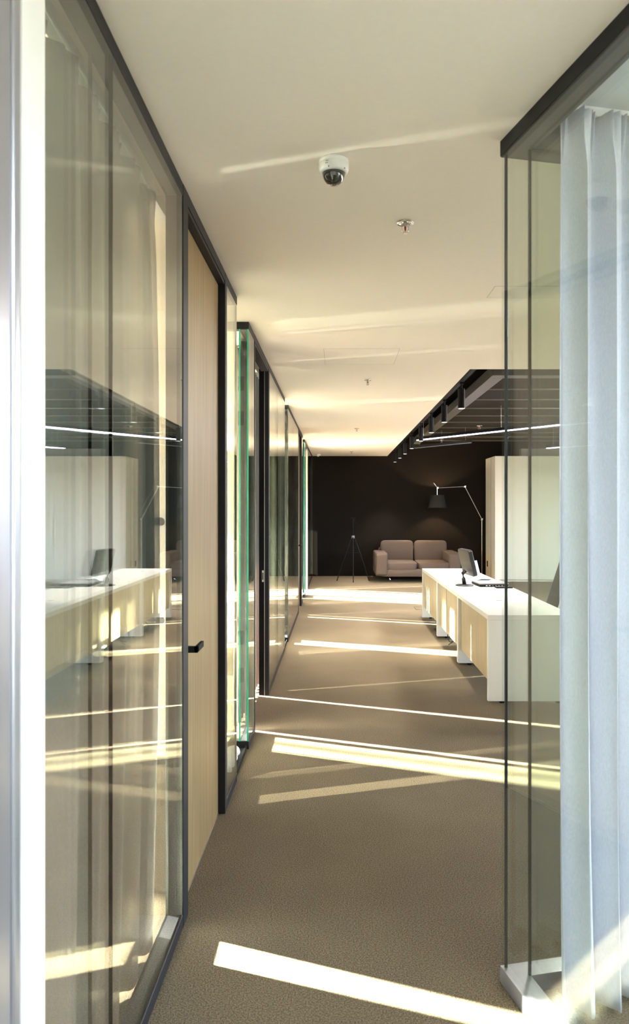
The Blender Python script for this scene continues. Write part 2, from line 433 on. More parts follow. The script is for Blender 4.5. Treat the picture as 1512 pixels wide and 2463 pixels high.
# room two
p = thing('glass_partition', 'narrow left glass partition with green edge, between pebble niche and black open doorway', 'partition', (XL, 5.3, 0), 0, PG)
glazing(p, 5.11, 5.47, g=True); returns(p, 5.11, sgn=1); post(p, 5.47, 5.50); at(p)
p = thing('glass_partition', 'left glass partition beyond the black open doorway with silver strike plate', 'partition', (XL, 7.6, 0), 0, PG)
header(p, 5.50, 6.59); MB().box((XI-.018, 6.59, 0), (XL-.034, 6.64, CH)).build('rebated_post', BLK, p); post(p, 6.59, 6.67, XL-.034)
MB().box((XL-.038, 6.586, 0), (XL-.034, 6.592, RT-.02)).build('steel_strip', STEEL, p)
sp = MB().box((XL-.058, 6.584, .97), (XL-.042, 6.590, 1.07)).build('strike_plate', STEEL, p, .003)
MB().box((XL-.054, 6.582, .99), (XL-.046, 6.584, 1.05)).build('strike_slot', BLK, sp)
glazing(p, 6.67, 8.63, (7.65,)); returns(p, 8.63, sgn=-1); at(p)
d2 = sempty('door_2', (XI+.0, 5.54, 0))
MB().box((-1.02, -.005, .01), (-.03, .005, 2.765), 0, 1, 'y').build('door_leaf', [GLASS, EDGED], d2)
for z in (.35, .62, 2.2, 2.45): MB().box((-.06, -.012, z), (-.02, .012, z+.10)).build('hinge', BLK, d2, .002, 1)
# room three
p = thing('glass_partition', 'left glass partition between second niche and the thin far oak door', 'partition', (XL, 10.4, 0), 0, PG)
glazing(p, 9.22, 11.66, (10.4,)); returns(p, 9.22, sgn=1); post(p, 11.66, 11.70); at(p)
p = thing('glass_partition', 'tiny sliver of left glass just past the far oak door', 'partition', (XL, 12.9, 0), 0, PG)
header(p, 11.70, 12.62); post(p, 12.62, 12.74); glazing(p, 12.74, 13.12); returns(p, 13.12, sgn=-1); at(p)
door(3, 11.70, 12.62, 'wood', 11.76)
# room four
p = thing('glass_partition', 'farthest left glass partition running to the black end wall', 'partition', (XL, 16, 0), 0, PG)
glazing(p, 13.80, 14.2, g=True); returns(p, 13.80, sgn=1); post(p, 14.2, 14.25); header(p, 14.25, 15.2)
MB().box((XI-.002, 15.2, 0), (XL+.001, 15.3, CH)).build('post', STEEL, p); glazing(p, 15.3, 18.19, (16.7,)); at(p)

# white end post at the camera side
p = thing('end_post', 'white lacquered end post at far left edge beside the nearest glass', 'post', (XL, 1.48, 0))
MB().box((-.12, -.052, 0), (.004, .060, CH)).build('post_body', POSTW, p, .003)
MB().box((-.12, -.085, 0), (.002, -.052, CH)).build('edge_profile', POSTG, p, .008, 3)
MB().box((-.12, -.150, 0), (-.002, -.085, CH)).build('edge_profile', POSTG, p, .010, 3)

# ------------------------------------------------------------------ pebble niches
def niche(y0, y1, n, label, where):
    t = thing('planter_tray', label, 'tray', (-.79, (y0+y1)/2, 0)); L = (y1-y0)/2
    MB().box((-.185, -L, 0), (.19, L, .012)).box((-.185, -L, .012), (-.175, L, .05)).box((.18, -L, .012), (.19, L, .03)).build('tray', BLK, t)
    for i in range(n):
        r = random.uniform(.036, .044)
        s = MB(); sd = random.random()*50
        s.lathe([(max(1e-4, sin(pi*j/10)), -cos(pi*j/10)) for j in range(11)], n=16)
        from mathutils import noise
        vs = []
        for v in s.v:
            q = Vector(v); k = 1+.22*noise.noise(q*1.3+Vector((sd, 0, 0)))
            vs.append((q.x*r*k*1.15, q.y*r*k, q.z*r*k*.82))
        s.v = vs
        col = i % 3; row = i//3
        o = s.build('pebble', STONE); o.location = (-.665-.108*col, y0+.07+.108*row, .013+r*.9)
        o.rotation_euler = (0, 0, random.random()*3)
        tag(o, 'white pebble '+where+', %s, %s row from the camera' % (('nearest the corridor', 'in the middle', 'deepest in')[col], ('first', 'second', 'third', 'fourth', 'fifth')[row]), 'pebble', 'white pebbles '+where)
niche(4.52, 5.10, 12, 'black metal tray of white pebbles in first gap between left glass rooms', 'of the nearest niche')
niche(8.64, 9.21, 6, 'black metal tray of white pebbles in second gap between left glass rooms', 'of the second niche')

# ------------------------------------------------------------------ curtains
def curtain(name, p0, p1, z0, z1, folds, amp, label, m, edge=None, rows=46, per=14, seed=1, pinch=True, group=None, flare=.0):
    """pleated sheet from p0 to p1; edge(z01) shifts the p1 end along the run"""
    rnd = random.Random(seed)
    p0 = Vector(p0); p1 = Vector(p1); L = (p1-p0).length; d = (p1-p0)/L; nrm = Vector((-d.y, d.x))
    ph = [rnd.uniform(-.8, .8) for _ in range(folds+2)]; am = [rnd.uniform(.65, 1.15) for _ in range(folds+2)]
    nu = folds*per; b = MB(); vs = []
    for j in range(rows+1):
        w = j/rows; z = z0+(z1-z0)*w
        k = L+(edge(w) if edge else 0)
        top = max(0, (w-.93)/.07) if pinch else 0
        for i in range(nu+1):
            u = i/nu; fu = u*folds; fi = int(min(fu, folds-1e-6))
            tt = fu-fi; a_ = am[fi]*(1-tt)+am[fi+1]*tt; p_ = ph[fi]*(1-tt)+ph[fi+1]*tt
            s = sin(2*pi*fu+p_+.35*sin(3*w+fi))
            s = math.copysign(abs(s)**.8, s)
            off = amp*a_*(s*(1-.65*top)*(1+.25*(1-w))+.18*sin(4*pi*fu+p_*3+w*2))
            off += top*amp*.45*sin(6*pi*fu+p_*2)+top*amp*.2*sin(10*pi*fu+fi)
            off += flare*(1-w)**6
            q = p0+d*(u*k+.22*(k/folds)*sin(4*pi*fu+1+p_)*.35)+nrm*off
            vs.append((q.x, q.y, z))
    fs = [(j*(nu+1)+i, j*(nu+1)+i+1, (j+1)*(nu+1)+i+1, (j+1)*(nu+1)+i) for j in range(rows) for i in range(nu)]
    b.add(vs, fs, 0, True)
    c = Vector((p0.x, p0.y, 0)); b.v = [tuple(Vector(v)-c) for v in b.v]
    o = b.build(name, m); o.location = c
    so = o.modifiers.new('cloth', 'SOLIDIFY'); so.thickness = .002
    return tag(o, label, 'curtain', group)
XC = -.715
def edge1(w):  # free edge of the nearest curtain as seen past the post
    z = w
    return .04+.16*min(1, z*2.2)-.05*max(0, (z-.75)/.25)
curtain('curtain', (XC, 1.62), (XC, 2.74), .012, 2.79, 6, .038, 'grey pleated curtain behind the nearest left glass, warm where sun shines through', CURT, edge1, seed=3)
curtain('curtain', (XC-.02, 5.60), (XC-.02, 6.57), .012, 2.79, 7, .022, 'grey curtain seen through the black open doorway on the left', CURT, seed=4)
curtain('curtain', (XC, 4.20), (XC, 4.46), .012, 2.79, 3, .02, 'unseen grey curtain strip added behind the oak door to thin a sun streak', CURT, seed=8, per=10)  # unseen strip added to thin the reflected sun streak
curtain('curtain', (XC-.02, 6.66), (XC-.02, 8.30), .012, 2.79, 14, .025, 'grey curtain behind left glass just past the black doorway', CURT, seed=5)
curtain('curtain', (XC, 9.46), (XC, 11.42), .012, 2.79, 15, .025, 'grey curtain behind left glass past the second niche', CURT, seed=6)
curtain('curtain', (XC, 11.49), (XC, 11.66), .012, 2.79, 2, .02, 'narrow grey curtain end beside the far oak door', CURT, seed=9, per=10)
curtain('curtain', (XC, 15.45), (XC, 18.12), .012, 2.79, 14, .025, 'grey curtain behind the farthest left glass by the black wall', CURT, seed=7)
# curtain tracks
for a, b, l in ((1.62, 3.6, 'white curtain track above the nearest left curtain'), (5.6, 8.5, 'white curtain track in the second left room')):
    tag(MB().box((XC-.015, a, 2.79), (XC+.015, b, CH)).build('curtain_track', TAPE), l, 'curtain track')

# ------------------------------------------------------------------ right-hand rotated glass room
LY, LX = 3.6, 3.0
rp_ = thing('corner_glass_partition', 'glass corner partition with dark top rail on the right, silver curtain inside', 'partition', (CX, CY, 0), RW)
D = .075
# local x runs along the receding face, local -y towards the camera
MB().prism([(0, 0), (0, -LY), (D, -LY), (D, -D), (LX, -D), (LX, 0)], CH-.05, CH).build('top_rail', FRAME, rp_)
MB().prism([(D, -D), (D, -LY), (D+.012, -LY), (D+.012, -D-.012), (LX, -D-.012), (LX, -D)], CH-.05, 2.90).build('inner_ceiling_trim', FRAMEIN, rp_)
MB().prism([(.002, -.002), (.002, -LY), (D-.002, -LY), (D-.002, -D+.002), (LX, -D+.002), (LX, -.002)], CH-.054, CH-.05).build('rail_underside', FRAMEIN, rp_)
MB().prism([(0, 0), (0, -LY), (D, -LY), (D, -D), (LX, -D), (LX, 0)], 0, .055).build('bottom_rail', POSTG, rp_)
def rp_pane(a, b, ax): MB().box((a[0], a[1], .055), (b[0], b[1], CH-.054), 0, 1, ax).build('glass_pane', [GLASS, GLASS], rp_)
rp_pane((.004, -LY), (.014, -.004), 'x'); rp_pane((.016, -.014), (LX, -.004), 'y')
rp_pane((D-.014, -LY), (D-.004, -D+.004), 'x'); rp_pane((D-.002, -D+.004), (LX, -D+.014), 'y')
for x, y in ((.0145, -.0145), (D-.003, -D+.003)):
    MB().box((x-.004, y-.004, .055), (x+.004, y+.004, CH-.054)).build('corner_seal', SEAL, rp_)
def RL(x, y): return (CX+bx_*x+ax_*(-y), CY+by_*x+ay_*(-y))
q0 = RL(.105, -.215); q1 = RL(1.75, -.215)
curtain('curtain', q0, q1, .03, 2.86, 16, .040, 'silver grey floor length curtain inside the right glass corner', CURTB, seed=12, rows=60, per=18, flare=-.02)
ct = thing('curtain_track', 'white ceiling curtain track above the silver grey right curtain', 'curtain track', (*RL(.1, -.160), 2.885), RW)
MB().box((0, -.012, 0), (1.7, .012, .015)).build('track', TAPE, ct)
for x in (.0, .135, .34, .6): MB().box((x, -.024, -.022), (x+.045, -.012, 0)).build('track_clip', TAPE, ct, .002, 1)

# ------------------------------------------------------------------ mesh ceiling, tracks, spots, linear lights
mz = 3.10
mc = thing('suspended_mesh_ceiling', 'dark perforated metal ceiling panels hanging in the black ceiling recess', 'ceiling panels', (1.75, 8.67, mz))
MB().box((0, 0, 0), (6.2, .20, .12)).build('border_trim', TBAR, mc, .003, 1)
MB().box((0, .20, 0), (.16, 9.3, .12)).build('border_trim', TBAR, mc, .003, 1)
y = 9.76-8.67-.93+.04
y = .20
edges = [.20]+[9.76-8.67+.93*i for i in range(9)]
pm = None
for a, b in zip(edges[:-1], edges[1:]):
    if b > 9.4: break
    MB().box((.16, a+.012, .02), (6.2, b-.012, .035)).build('mesh_panel', PERF, mc)
    MB().box((.16, b-.010, .005), (6.2, b+.010, .035)).build('tee_bar', TBAR, mc)
tr = thing('lighting_track', 'long black lighting track inside the ceiling recess edge', 'lighting track', (1.31, 7.3, 2.93))
MB().box((-.02, 0, 0), (.02, 10.7, .03)).build('track', BLK, tr)
for k in range(6): MB().cyl((0, .4+k*2, .03), (0, .4+k*2, .69), .004, n=8).build('drop_rod', BLK, tr)
words = ['first and nearest', 'second', 'third', 'fourth', 'fifth', 'sixth', 'seventh', 'eighth and farthest']
sz = 2.655
base = None
for i, hy in enumerate((240, 207, 182, 162, 144, 131, 121, 111.5)):
    Y = F_PX*(sz-1.6)/hy
    if i == 0:
        s = thing('cylinder_spotlight', '', 'spotlight', (1.31, Y, sz))
        MB().cyl((0, 0, .004), (0, 0, .21), .037, n=28).build('housing', BLK, s, .002, 1)
        MB().cyl((0, 0, .21), (0, 0, .275), .010, n=10).box((-.022, -.04, .255), (.022, .04, .276)).build('track_adapter', BLK, s)
        MB().cyl((0, 0, -.001), (0, 0, .004), .028, n=24).build('lens', SPOTM, s)
        MB().lathe([(.037, 0), (.037, .006), (.029, .006), (.029, 0), (.037, 0)], n=24).build('trim_ring', STEEL, s)
        base = s
    else:
        s = copy_tree(base); s.location = (1.31, Y, sz)
    tag(s, 'black cylinder spotlight, %s along the ceiling recess' % words[i], 'spotlight', 'cylinder spotlights on the recess track')
    if True:
        l = bpy.data.lights.new('spot_beam', 'SPOT'); l.energy = 130; l.color = (1, .93, .82); l.spot_size = R(70); l.spot_blend = .6; l.shadow_soft_size = .03
        o = bpy.data.objects.new('spot_beam', l); COL.objects.link(o); o.location = (1.31, Y, sz-.012); o.rotation_euler = (0, R(8), 0)
def linear(p0, p1, z, m, label):
    p0 = Vector(p0); p1 = Vector(p1); L = (p1-p0).length; a = math.atan2(p1.y-p0.y, p1.x-p0.x)
    t = thing('linear_pendant', label, 'ceiling light', (p0.x, p0.y, z), a)
    MB().box((0, -.022, .012), (L, .022, .06)).build('housing', BLK, t)
    MB().box((.004, -.021, 0), (L-.004, .021, .012)).build('diffuser', m, t)
    for x in (.15, L/2, L-.15): MB().cyl((x, 0, .06), (x, 0, 3.10-z), .0015, n=6).build('suspension_wire', STEEL, t)
    return t
linear((1.32, 12.7), (3.45, 9.72), 2.72, LEDM, 'long glowing linear pendant crossing the dark ceiling recess diagonally')
linear((3.92, 14.4), (5.9, 11.6), 2.72, LEDM, 'second glowing linear pendant, mirrored in the nearest left glass')
linear((1.55, 15.4), (2.45, 14.1), 2.80, DIM, 'unlit linear pendant behind the glowing one')

# recessed luminaires over the open office nearer than the recess (behind the curtain from here)
for i, (x, yy, zz, w_) in enumerate(((3.45, 9.4, mz+.0, .3), (3.75, 10.85, mz+.0, .3), (-.02, -1.3, CH, .3))):  # third one is an added fill behind the camera, lifting the white post
    o = MB().box((-.3, -.3, -.012), (.3, .3, 0)).build('unseen_panel_light', [emit_mat('panel_diffuser', (1, .95, .86), 130.0 if i < 2 else 3.0)])
    o.location = (x, yy, zz); tag(o, ['square ceiling light panel set in the mesh ceiling right of the desks', 'second square ceiling light panel set in the mesh ceiling', 'added square fill light panel behind the camera'][i], 'ceiling light')

o = MB().box((-.3, -.6, -.012), (.3, .6, 0)).build('unseen_panel_light', emit_mat('cool_fill_emitter', (.80, .88, 1.0), 34.0))  # unseen panel added to brighten the silver curtain
o.location = (2.3, .4, 2.90); tag(o, 'added cool fill light panel in the right glass room', 'ceiling light')
RP = emit_mat('room_fill_emitter', (1, .95, .84), 24.0)  # for panels added to brighten the left rooms' walls and floor
for i, yy in enumerate((2.6, 6.9, 11.3, 15.8)):
    for k in range(2):
        o = MB().box((-.15, -.6, -.012), (.15, .6, 0)).build('unseen_panel_light', RP)
        o.location = (-2.0-1.3*k, yy, CH); tag(o, 'added long fill light panel in the %s left room, %s' % (('nearest', 'second', 'third', 'farthest')[i], ('nearer the corridor', 'nearer the windows')[k]), 'ceiling light')

# ------------------------------------------------------------------ small ceiling things
c = thing('dome_camera', 'white dome security camera with smoked bubble on near ceiling', 'security camera', (-.013, 2.74, CH))
MB().lathe([(.0001, 0), (.052, 0), (.053, -.004), (.053, -.012), (.0515, -.014), (.053, -.016), (.053, -.034), (.050, -.042), (.041, -.048), (.040, -.045), (.0001, -.045)], n=48).build('housing', DOMEW, c)
MB().lathe([(.040, -.046)]+[(.040*cos(a*pi/24), -.046-.045*sin(a*pi/24)) for a in range(1, 12)]+[(.0001, -.091)], n=40).build('dome', DOMEB, c)
lb = MB()
for k in range(3):
    for j in range(2):
        a = R(-122+k*4.2+j*1.5); lb.box((.0532*cos(a)-.0010, .0532*sin(a)-.0006, -.030+j*.007), (.0532*cos(a)+.0012, .0532*sin(a)+.0004, -.028+j*.007))
lb.build('printed_marks', INK, c)
for a in (-110, -40): MB().cyl((.050*cos(R(a)), .050*sin(R(a)), -.040), (.0515*cos(R(a)), .0515*sin(R(a)), -.043), .002, n=8).build('screw', GREYPL, c)
spr = None
def sprinkler(x, yy, z, label, first=[None]):
    if first[0] is None:
        s = thing('sprinkler', label, 'sprinkler', (x, yy, z))
        MB().lathe([(.0001, -.001), (.012, -.001), (.016, -.002), (.024, -.007), (.036, -.007), (.037, -.003), (.034, 0)], n=32).build('escutcheon', CHROME, s)
        MB().cyl((0, 0, -.004), (0, 0, -.020), .011, n=6).build('fitting', STEEL, s)
        f = MB()
        for k in (-1, 1): f.tube([(k*.009, 0, -.016), (k*.014, 0, -.024), (k*.013, 0, -.038), (k*.003, 0, -.048)], .0022, 8)
        f.build('frame_arms', CHROME, s)
        MB().lathe([(.0001, -.018), (.0045, -.022), (.004, -.034), (.0001, -.044)], n=10).build('glass_bulb', REDB, s)
        dfl = MB().cyl((0, 0, -.048), (0, 0, -.050), .010, n=16)
        for k in range(8):
            a = k*pi/4; dfl.box((.012*cos(a)-.002, .012*sin(a)-.002, -.050), (.012*cos(a)+.002, .012*sin(a)+.002, -.0485))
        dfl.build('deflector', CHROME, s)
        first[0] = s
    else:
        s = copy_tree(first[0]); s.location = (x, yy, z)
    return tag(s, label, 'sprinkler', 'ceiling sprinklers')
sprinkler(.294, 3.33, CH, 'nearest chrome sprinkler with red bulb, right of the dome camera')
sprinkler(.292, 7.40, CH, 'second chrome sprinkler along the cream ceiling')
sprinkler(.300, 11.9, CH, 'third chrome sprinkler along the cream ceiling, small')
sprinkler(.307, 16.7, CH, 'farthest chrome sprinkler on the cream ceiling before the black wall')
for i, (x, yy, l) in enumerate(((2.60, 14.1, 'sprinkler under the mesh ceiling above the glowing line light'), (3.60, 16.3, 'sprinkler under the mesh ceiling above the tall cabinets'), (2.30, 17.0, 'sprinkler under the mesh ceiling near the black wall'))):
    s = sprinkler(x, yy, mz+.02-.05*0, l); s.scale = (1.5, 1.5, 1.5)
c2 = thing('smoke_detector', 'small white smoke detector at the far end of the cream ceiling', 'smoke detector', (-.44, 17.6, CH))
MB().lathe([(.0001, 0), (.06, 0), (.06, -.022), (.052, -.034), (.03, -.036), (.0001, -.036)], n=28).build('body', DOMEW, c2)
MB().lathe([(.022, -.036), (.020, -.05), (.0001, -.054)], n=20).build('sensor', DOMEW, c2)
GAP = pbr('shadow_gap', (.42, .38, .32), .9)
def hatch(x0, x1, y0, y1, label):
    t = thing('access_hatch', label, 'ceiling hatch', ((x0+x1)/2, (y0+y1)/2, CH)); a = (x1-x0)/2; b = (y1-y0)/2; g = .0022
    MB().box((-a, -b, -.0009), (a, -b+g, 0)).box((-a, b-g, -.0009), (a, b, 0)).box((-a, -b+g, -.0009), (-a+g, b-g, 0)).box((a-g, -b+g, -.0009), (a, b-g, 0)).build('joint', GAP, t)
    MB().box((-a+g, -b+g, -.0007), (a-g, b-g, 0)).build('hatch_panel', CEIL, t)
hatch(.878, 1.32, 4.288, 4.525, 'flush ceiling access hatch left of the right glass corner')
hatch(-.106, .485, 5.96, 6.62, 'faint flush ceiling access hatch in the middle of the cream ceiling')

# ------------------------------------------------------------------ desks
DX0, DX1, DZ = 1.235, 1.94, .725
dl = ['nearest white desk of the row with oak front, end panel facing the camera', 'middle white desk of the row, carrying the laptops', 'farthest white desk of the row near the sofa']
ys = [6.31, 7.91, 9.55, 11.22]
for i in range(3):
    y0, y1 = ys[i], ys[i+1]
    t = thing('desk', dl[i], 'desk', (DX0, y0, 0), 0, 'white desks in one row')
    L = y1-y0; WD = DX1-DX0
    MB().box((0, .001, DZ-.04), (WD, L-.001, DZ)).build('desk_top', WHITE, t, .0015, 1)
    for a in (.001, L-.041):
        MB().box((0, a, .018), (WD, a+.040, DZ-.0405)).build('side_panel', WHITE, t, .0015, 1)
    MB().box((.032, .042, .155), (.050, L-.042, DZ-.041)).build('front_panel', DESKWOOD, t, .001, 1)
    if i == 1: MB().box((.028, L*.62, .155), (.0315, L*.62+.004, DZ-.041)).build('panel_joint', WHITE, t)
    for a in (.03, L-.03):
        for x in (.12, WD-.12): MB().cyl((x, a, 0), (x, a, .019), .022, n=14).build('foot', BLK, t)
    MB().cyl((.30, .72*L if i else .62*L, DZ), (.30, .72*L if i else .62*L, DZ+.002), .030, n=24).build('cable_grommet', GREYPL, t)
# under-desk pedestals
for i, (x, yy, l) in enumerate(((1.40, 8.35, 'oak drawer pedestal under the middle desk'), (1.40, 9.95, 'oak drawer pedestal under the farthest desk'))):
    t = thing('drawer_pedestal', l, 'drawers', (x, yy, 0))
    MB().box((0, 0, .05), (.50, .42, .60)).build('carcass', DESKWOOD, t, .002, 1)
    for k in range(3):
        dr = MB().box((.50, .004, .06+k*.18), (.518, .416, .232+k*.18)).build('drawer_front', DESKWOOD, t, .001, 1)
        MB().box((.518, .14, .20+k*.18), (.530, .28, .212+k*.18)).build('drawer_handle', STEEL, dr)
    for a in (.05, .37):
        for b in (.05, .45): MB().cyl((b, a, 0), (b, a, .05), .02, n=10).build('castor', BLK, t)
t = thing('power_box', 'white power strip box on the floor under the farthest desk', 'power strip', (1.33, 9.78, 0))
MB().box((0, 0, .0), (.07, .06, .09)).build('box', WHITE, t, .006)
MB().box((.01, -.002, .03), (.06, 0, .07)).build('socket_face', BLK, t)
t = thing('power_box', 'white power adapter on the floor under the middle desk', 'power strip', (1.31, 8.06, 0))
MB().box((0, 0, 0), (.12, .05, .035)).build('box', WHITE, t, .004)
def cable(name, pts, r, m, label):
    cu = []
    P = [Vector(p) for p in pts]
    for i in range(len(P)-1):
        a, b, c_, d_ = P[max(i-1, 0)], P[i], P[i+1], P[min(i+2, len(P)-1)]
        for k in range(8):
            s = k/8
            cu.append(.5*((2*b)+(-a+c_)*s+(2*a-5*b+4*c_-d_)*s*s+(-a+3*b-3*c_+d_)*s**3))
    cu.append(P[-1]); return tag(MB().tube(cu, r, 6).build(name, m), label, 'cable')
cable('cable', [(1.36, 8.1, .05), (1.30, 8.25, .008), (1.42, 8.45, .008), (1.36, 8.7, .008), (1.5, 8.85, .008), (1.52, 8.88, .3), (1.55, 8.9, .66)], .005, BLK, 'black cable looped on the carpet under the middle desk')
cable('cable', [(1.30, 9.0, .006), (1.38, 9.08, .04), (1.34, 9.2, .007), (1.33, 9.26, .10), (1.4, 9.3, .30)], .005, BLK, 'second black cable rising under the middle desk')
cable('cable', [(1.36, 9.84, .06), (1.30, 9.95, .006), (1.29, 10.2, .006), (1.38, 10.4, .006), (1.5, 10.5, .3), (1.5, 10.5, .66)], .005, BLK, 'black cable on the carpet under the farthest desk')

# monitor: back towards the corridor
t = thing('monitor', 'black computer monitor seen from behind on the white desk', 'monitor', (1.44, 8.72, DZ+.0005), R(6))
MB().lathe([(.0001, 0), (.100, 0), (.102, .006), (.095, .012), (.03, .018), (.0001, .018)], n=36).build('base', GLOSSBLK, t)
MB().tube([(-.0, 0, .015), (-.012, 0, .08), (-.02, 0, .14), (.01, 0, .17)], .022, 12).build('neck', GLOSSBLK, t)
scr = MB().superbox((.035, 0, .265), (.024, .235, .150), .16, 40, 16)
M = Matrix.Translation((.03, 0, .26)) @ Matrix.Rotation(R(-13), 4, 'Y') @ Matrix.Translation((-.03, 0, -.26))
scr.xf(M).build('casing', GLOSSBLK, t)
MB().box((.058, -.222, .13), (.0595, .222, .40)).xf(M).build('screen', GLOSSBLK, t)
MB().box((.0095, -.04, .145), (.0105, .04, .155)).xf(M).build('rear_badge', GREYPL, t)
cable('cable', [(1.43, 8.76, .87), (1.40, 8.95, .80), (1.37, 9.0, .765), (1.38, 8.92, .731), (1.5, 8.95, .730)], .003, TAPE, 'white cable hanging behind the monitor')

# open laptop
t = thing('open_laptop', 'open silver laptop with a lit white document, behind the monitor', 'laptop', (1.68, 9.22, DZ+.0005), R(-28))
MB().box((-.01, -.17, 0), (.23, .17, .018)).build('keyboard_base', GREYPL, t, .004)
MB().box((.01, -.15, .018), (.13, .15, .0195)).build('keyboard', BLK, t)
Ml = Matrix.Rotation(R(-14), 4, 'Y')
lid = MB().box((-.012, -.17, .012), (-.004, .17, .25)).xf(Ml).build('lid', STEEL, t, .003)
MB().box((-.004, -.155, .03), (-.0035, .155, .235)).xf(Ml).build('screen', SCREEN, lid)
tx = MB()
for k, (a, b) in enumerate(((-.12, .02), (-.12, .09), (-.12, .06), (-.12, .10), (-.02, .12), (-.12, .03))):
    z = .20-k*.024; tx.box((-.0035, a, z), (-.003, b, z+.006))
tx.xf(Ml).build('screen_text', emit_mat('screen_text_grey', (.45, .55, .75), .8), lid)
t = thing('closed_laptop', 'thick closed black laptop on the white desk beside the monitor base', 'laptop', (1.66, 8.74, DZ), R(4))
MB().box((-.09, -.17, .004), (.24, .20, .026)).build('base', BLK, t, .006)
MB().box((-.09, -.17, .027), (.24, .20, .040)).build('lid', GREYPL, t, .005)
for k in range(6): MB().box((-.02+k*.035, -.173, .010), (.0+k*.035, -.170, .019)).build('port', STEEL, t)
tag(MB().box((0, 0, 0), (.18, .12, .014)).build('tablet', BLK, None, .004), 'thin black notebook at right of the closed laptop', 'notebook').location = (1.90-.16, 8.42+.10, DZ)
bpy.data.objects['tablet'].location = (1.74, 8.42, DZ)
o = MB().box((0, 0, 0), (.06, .04, .018)).build('stapler', BLUE, None, .006); o.location = (1.60, 9.12, DZ); tag(o, 'small bright blue stapler between the two laptops', 'stapler')
o = MB().box((-.08, -.10, 0), (.08, .10, .004)).build('paper_sheets', PAPER); o.location = (1.86-.03, 8.98+.13, DZ); o.rotation_euler = (0, 0, R(20)); tag(o, 'pale sheets of paper lying right of the open laptop', 'paper')
bpy.data.objects['paper_sheets'].location = (1.80, 8.92, DZ+.0005)

# office chair
t = thing('office_chair', 'office chair with chrome frame and dark mesh back at near desk', 'chair', (2.42, 7.75, 0), R(0))
MB().cyl((0, 0, .07), (0, 0, .44), .025, n=16).build('gas_column', CHROME, t)
for k in range(5):
    a = 2*pi*k/5
    lg = MB().tube([(.02*cos(a), .02*sin(a), .10), (.16*cos(a), .16*sin(a), .085), (.30*cos(a), .30*sin(a), .07)], .016, 8).build('leg', CHROME, t)
    MB().cyl((.30*cos(a)-.02*sin(a), .30*sin(a)+.02*cos(a), .029), (.30*cos(a)+.02*sin(a), .30*sin(a)-.02*cos(a), .029), .029, n=16).build('castor', BLK, lg)
MB().superbox((-.0, 0, .47), (.23, .23, .035), .3).build('seat', BLK, t)
bk = MB().add([(.0, 0, 0)]*0, [])
rows = 10; vs = []
for j in range(rows+1):
    w = j/rows
    for s in range(9):
        u = s/8*2-1; vs.append((.05-.30*w*.55-.10+.03*u*u, u*.21*(1-.12*w), .50+.60*w))
# back leans away from the desk: mirrored so the upper edge points right
vs = [(-x-.19, y_, z) for x, y_, z in vs]
vs = [(-.22+.02*((y_/.2)**2)+(.19*(1-(z-.5)/.6)*-1+.10), y_, z) for x, y_, z in vs]
bk.add(vs, [(j*9+s, j*9+s+1, (j+1)*9+s+1, (j+1)*9+s) for j in range(rows) for s in range(8)], 0, True)
bo = bk.build('backrest', BLK, t); so = bo.modifiers.new('thick', 'SOLIDIFY'); so.thickness = .012
for sd in (0, 8):
    MB().tube([vs[j*9+sd] for j in range(rows+1)], .011, 8).build('back_frame', CHROME, t)
MB().tube([vs[rows*9+s] for s in range(9)], .011, 8).build('back_frame', CHROME, t)
MB().tube([(-.31, 0, .52), (-.25, 0, .44), (0, 0, .44)], .016, 8).build('back_bracket', CHROME, t)
for sd in (-1, 1): MB().tube([(-.12, sd*.23, .46), (-.12, sd*.27, .62), (.10, sd*.27, .66), (.13, sd*.27, .64)], .013, 8).build('armrest', CHROME, t)

# ------------------------------------------------------------------ sofa
t = thing('sofa', 'taupe two-seat fabric sofa with chrome legs before the black wall', 'sofa', (1.75, 17.35, 0))
w = .92
MB().superbox((0, -.02, .20), (w-.10, .72-.0, .085), .18).build('base', SOFA, t)
for s in (-1, 1):
    MB().superbox((s*(w-.13), -.06, .385), (.135, .70, .255), .2).build('armrest', SOFA, t)
    MB().superbox((s*.395, -.10, .345), (.385, .62, .085), .22).build('seat_cushion', SOFA, t)
    MB().superbox((s*.385, .36, .60), (.375, .12, .265), .26, tilt=R(-10)).build('back_cushion', SOFA, t)
    for yy in (-.58, .55):
        MB().tube([(s*(w-.30), yy, .13), (s*(w-.33), yy-.03, .0)], .014, 10).build('leg', CHROME, t)
MB().superbox((0, .60, .42), (w-.12, .12, .30), .2).build('back_frame', SOFA, t)

# ------------------------------------------------------------------ arc floor lamp
LYY = 17.74
t = thing('floor_lamp', 'tall adjustable floor lamp with black tapered shade above the sofa', 'floor lamp', (3.33, LYY, 0))
def wl_(x, z): return (x-3.33, 0, z)
sx = 2.30
MB().lathe([(.0001, 0), (.10, 0), (.10, .025), (.095, .03), (.0001, .026)], n=40).build('base', STEEL, t)
MB().cyl((0, 0, .026), (0, 0, 1.35), .007, n=10).build('pole', STEEL, t)
MB().cyl(wl_(3.33, 1.35), wl_(2.94, 2.104), .006, n=10).build('lower_arm', STEEL, t)
MB().cyl(wl_(2.94, 2.104), wl_(2.31, 2.073), .006, n=10).build('upper_arm', STEEL, t)
for (x, z) in ((3.33, 1.35), (2.94, 2.104), (2.31, 2.073)):
    j = MB().cyl((x-3.33, -.028, z), (x-3.33, .028, z), .022, n=16).build('joint', CHROME, t)
    MB().cyl((x-3.33-.03, 0, z-.02), (x-3.33+.03, 0, z+.03), .006, n=8).build('joint_pin', CHROME, j)
MB().cyl(wl_(2.31, 2.073), wl_(2.22, 2.19), .010, n=10).build('counter_handle', CHROME, t)
MB().cyl(wl_(sx, 2.073), wl_(sx, 1.90), .010, n=10).build('stem', CHROME, t)
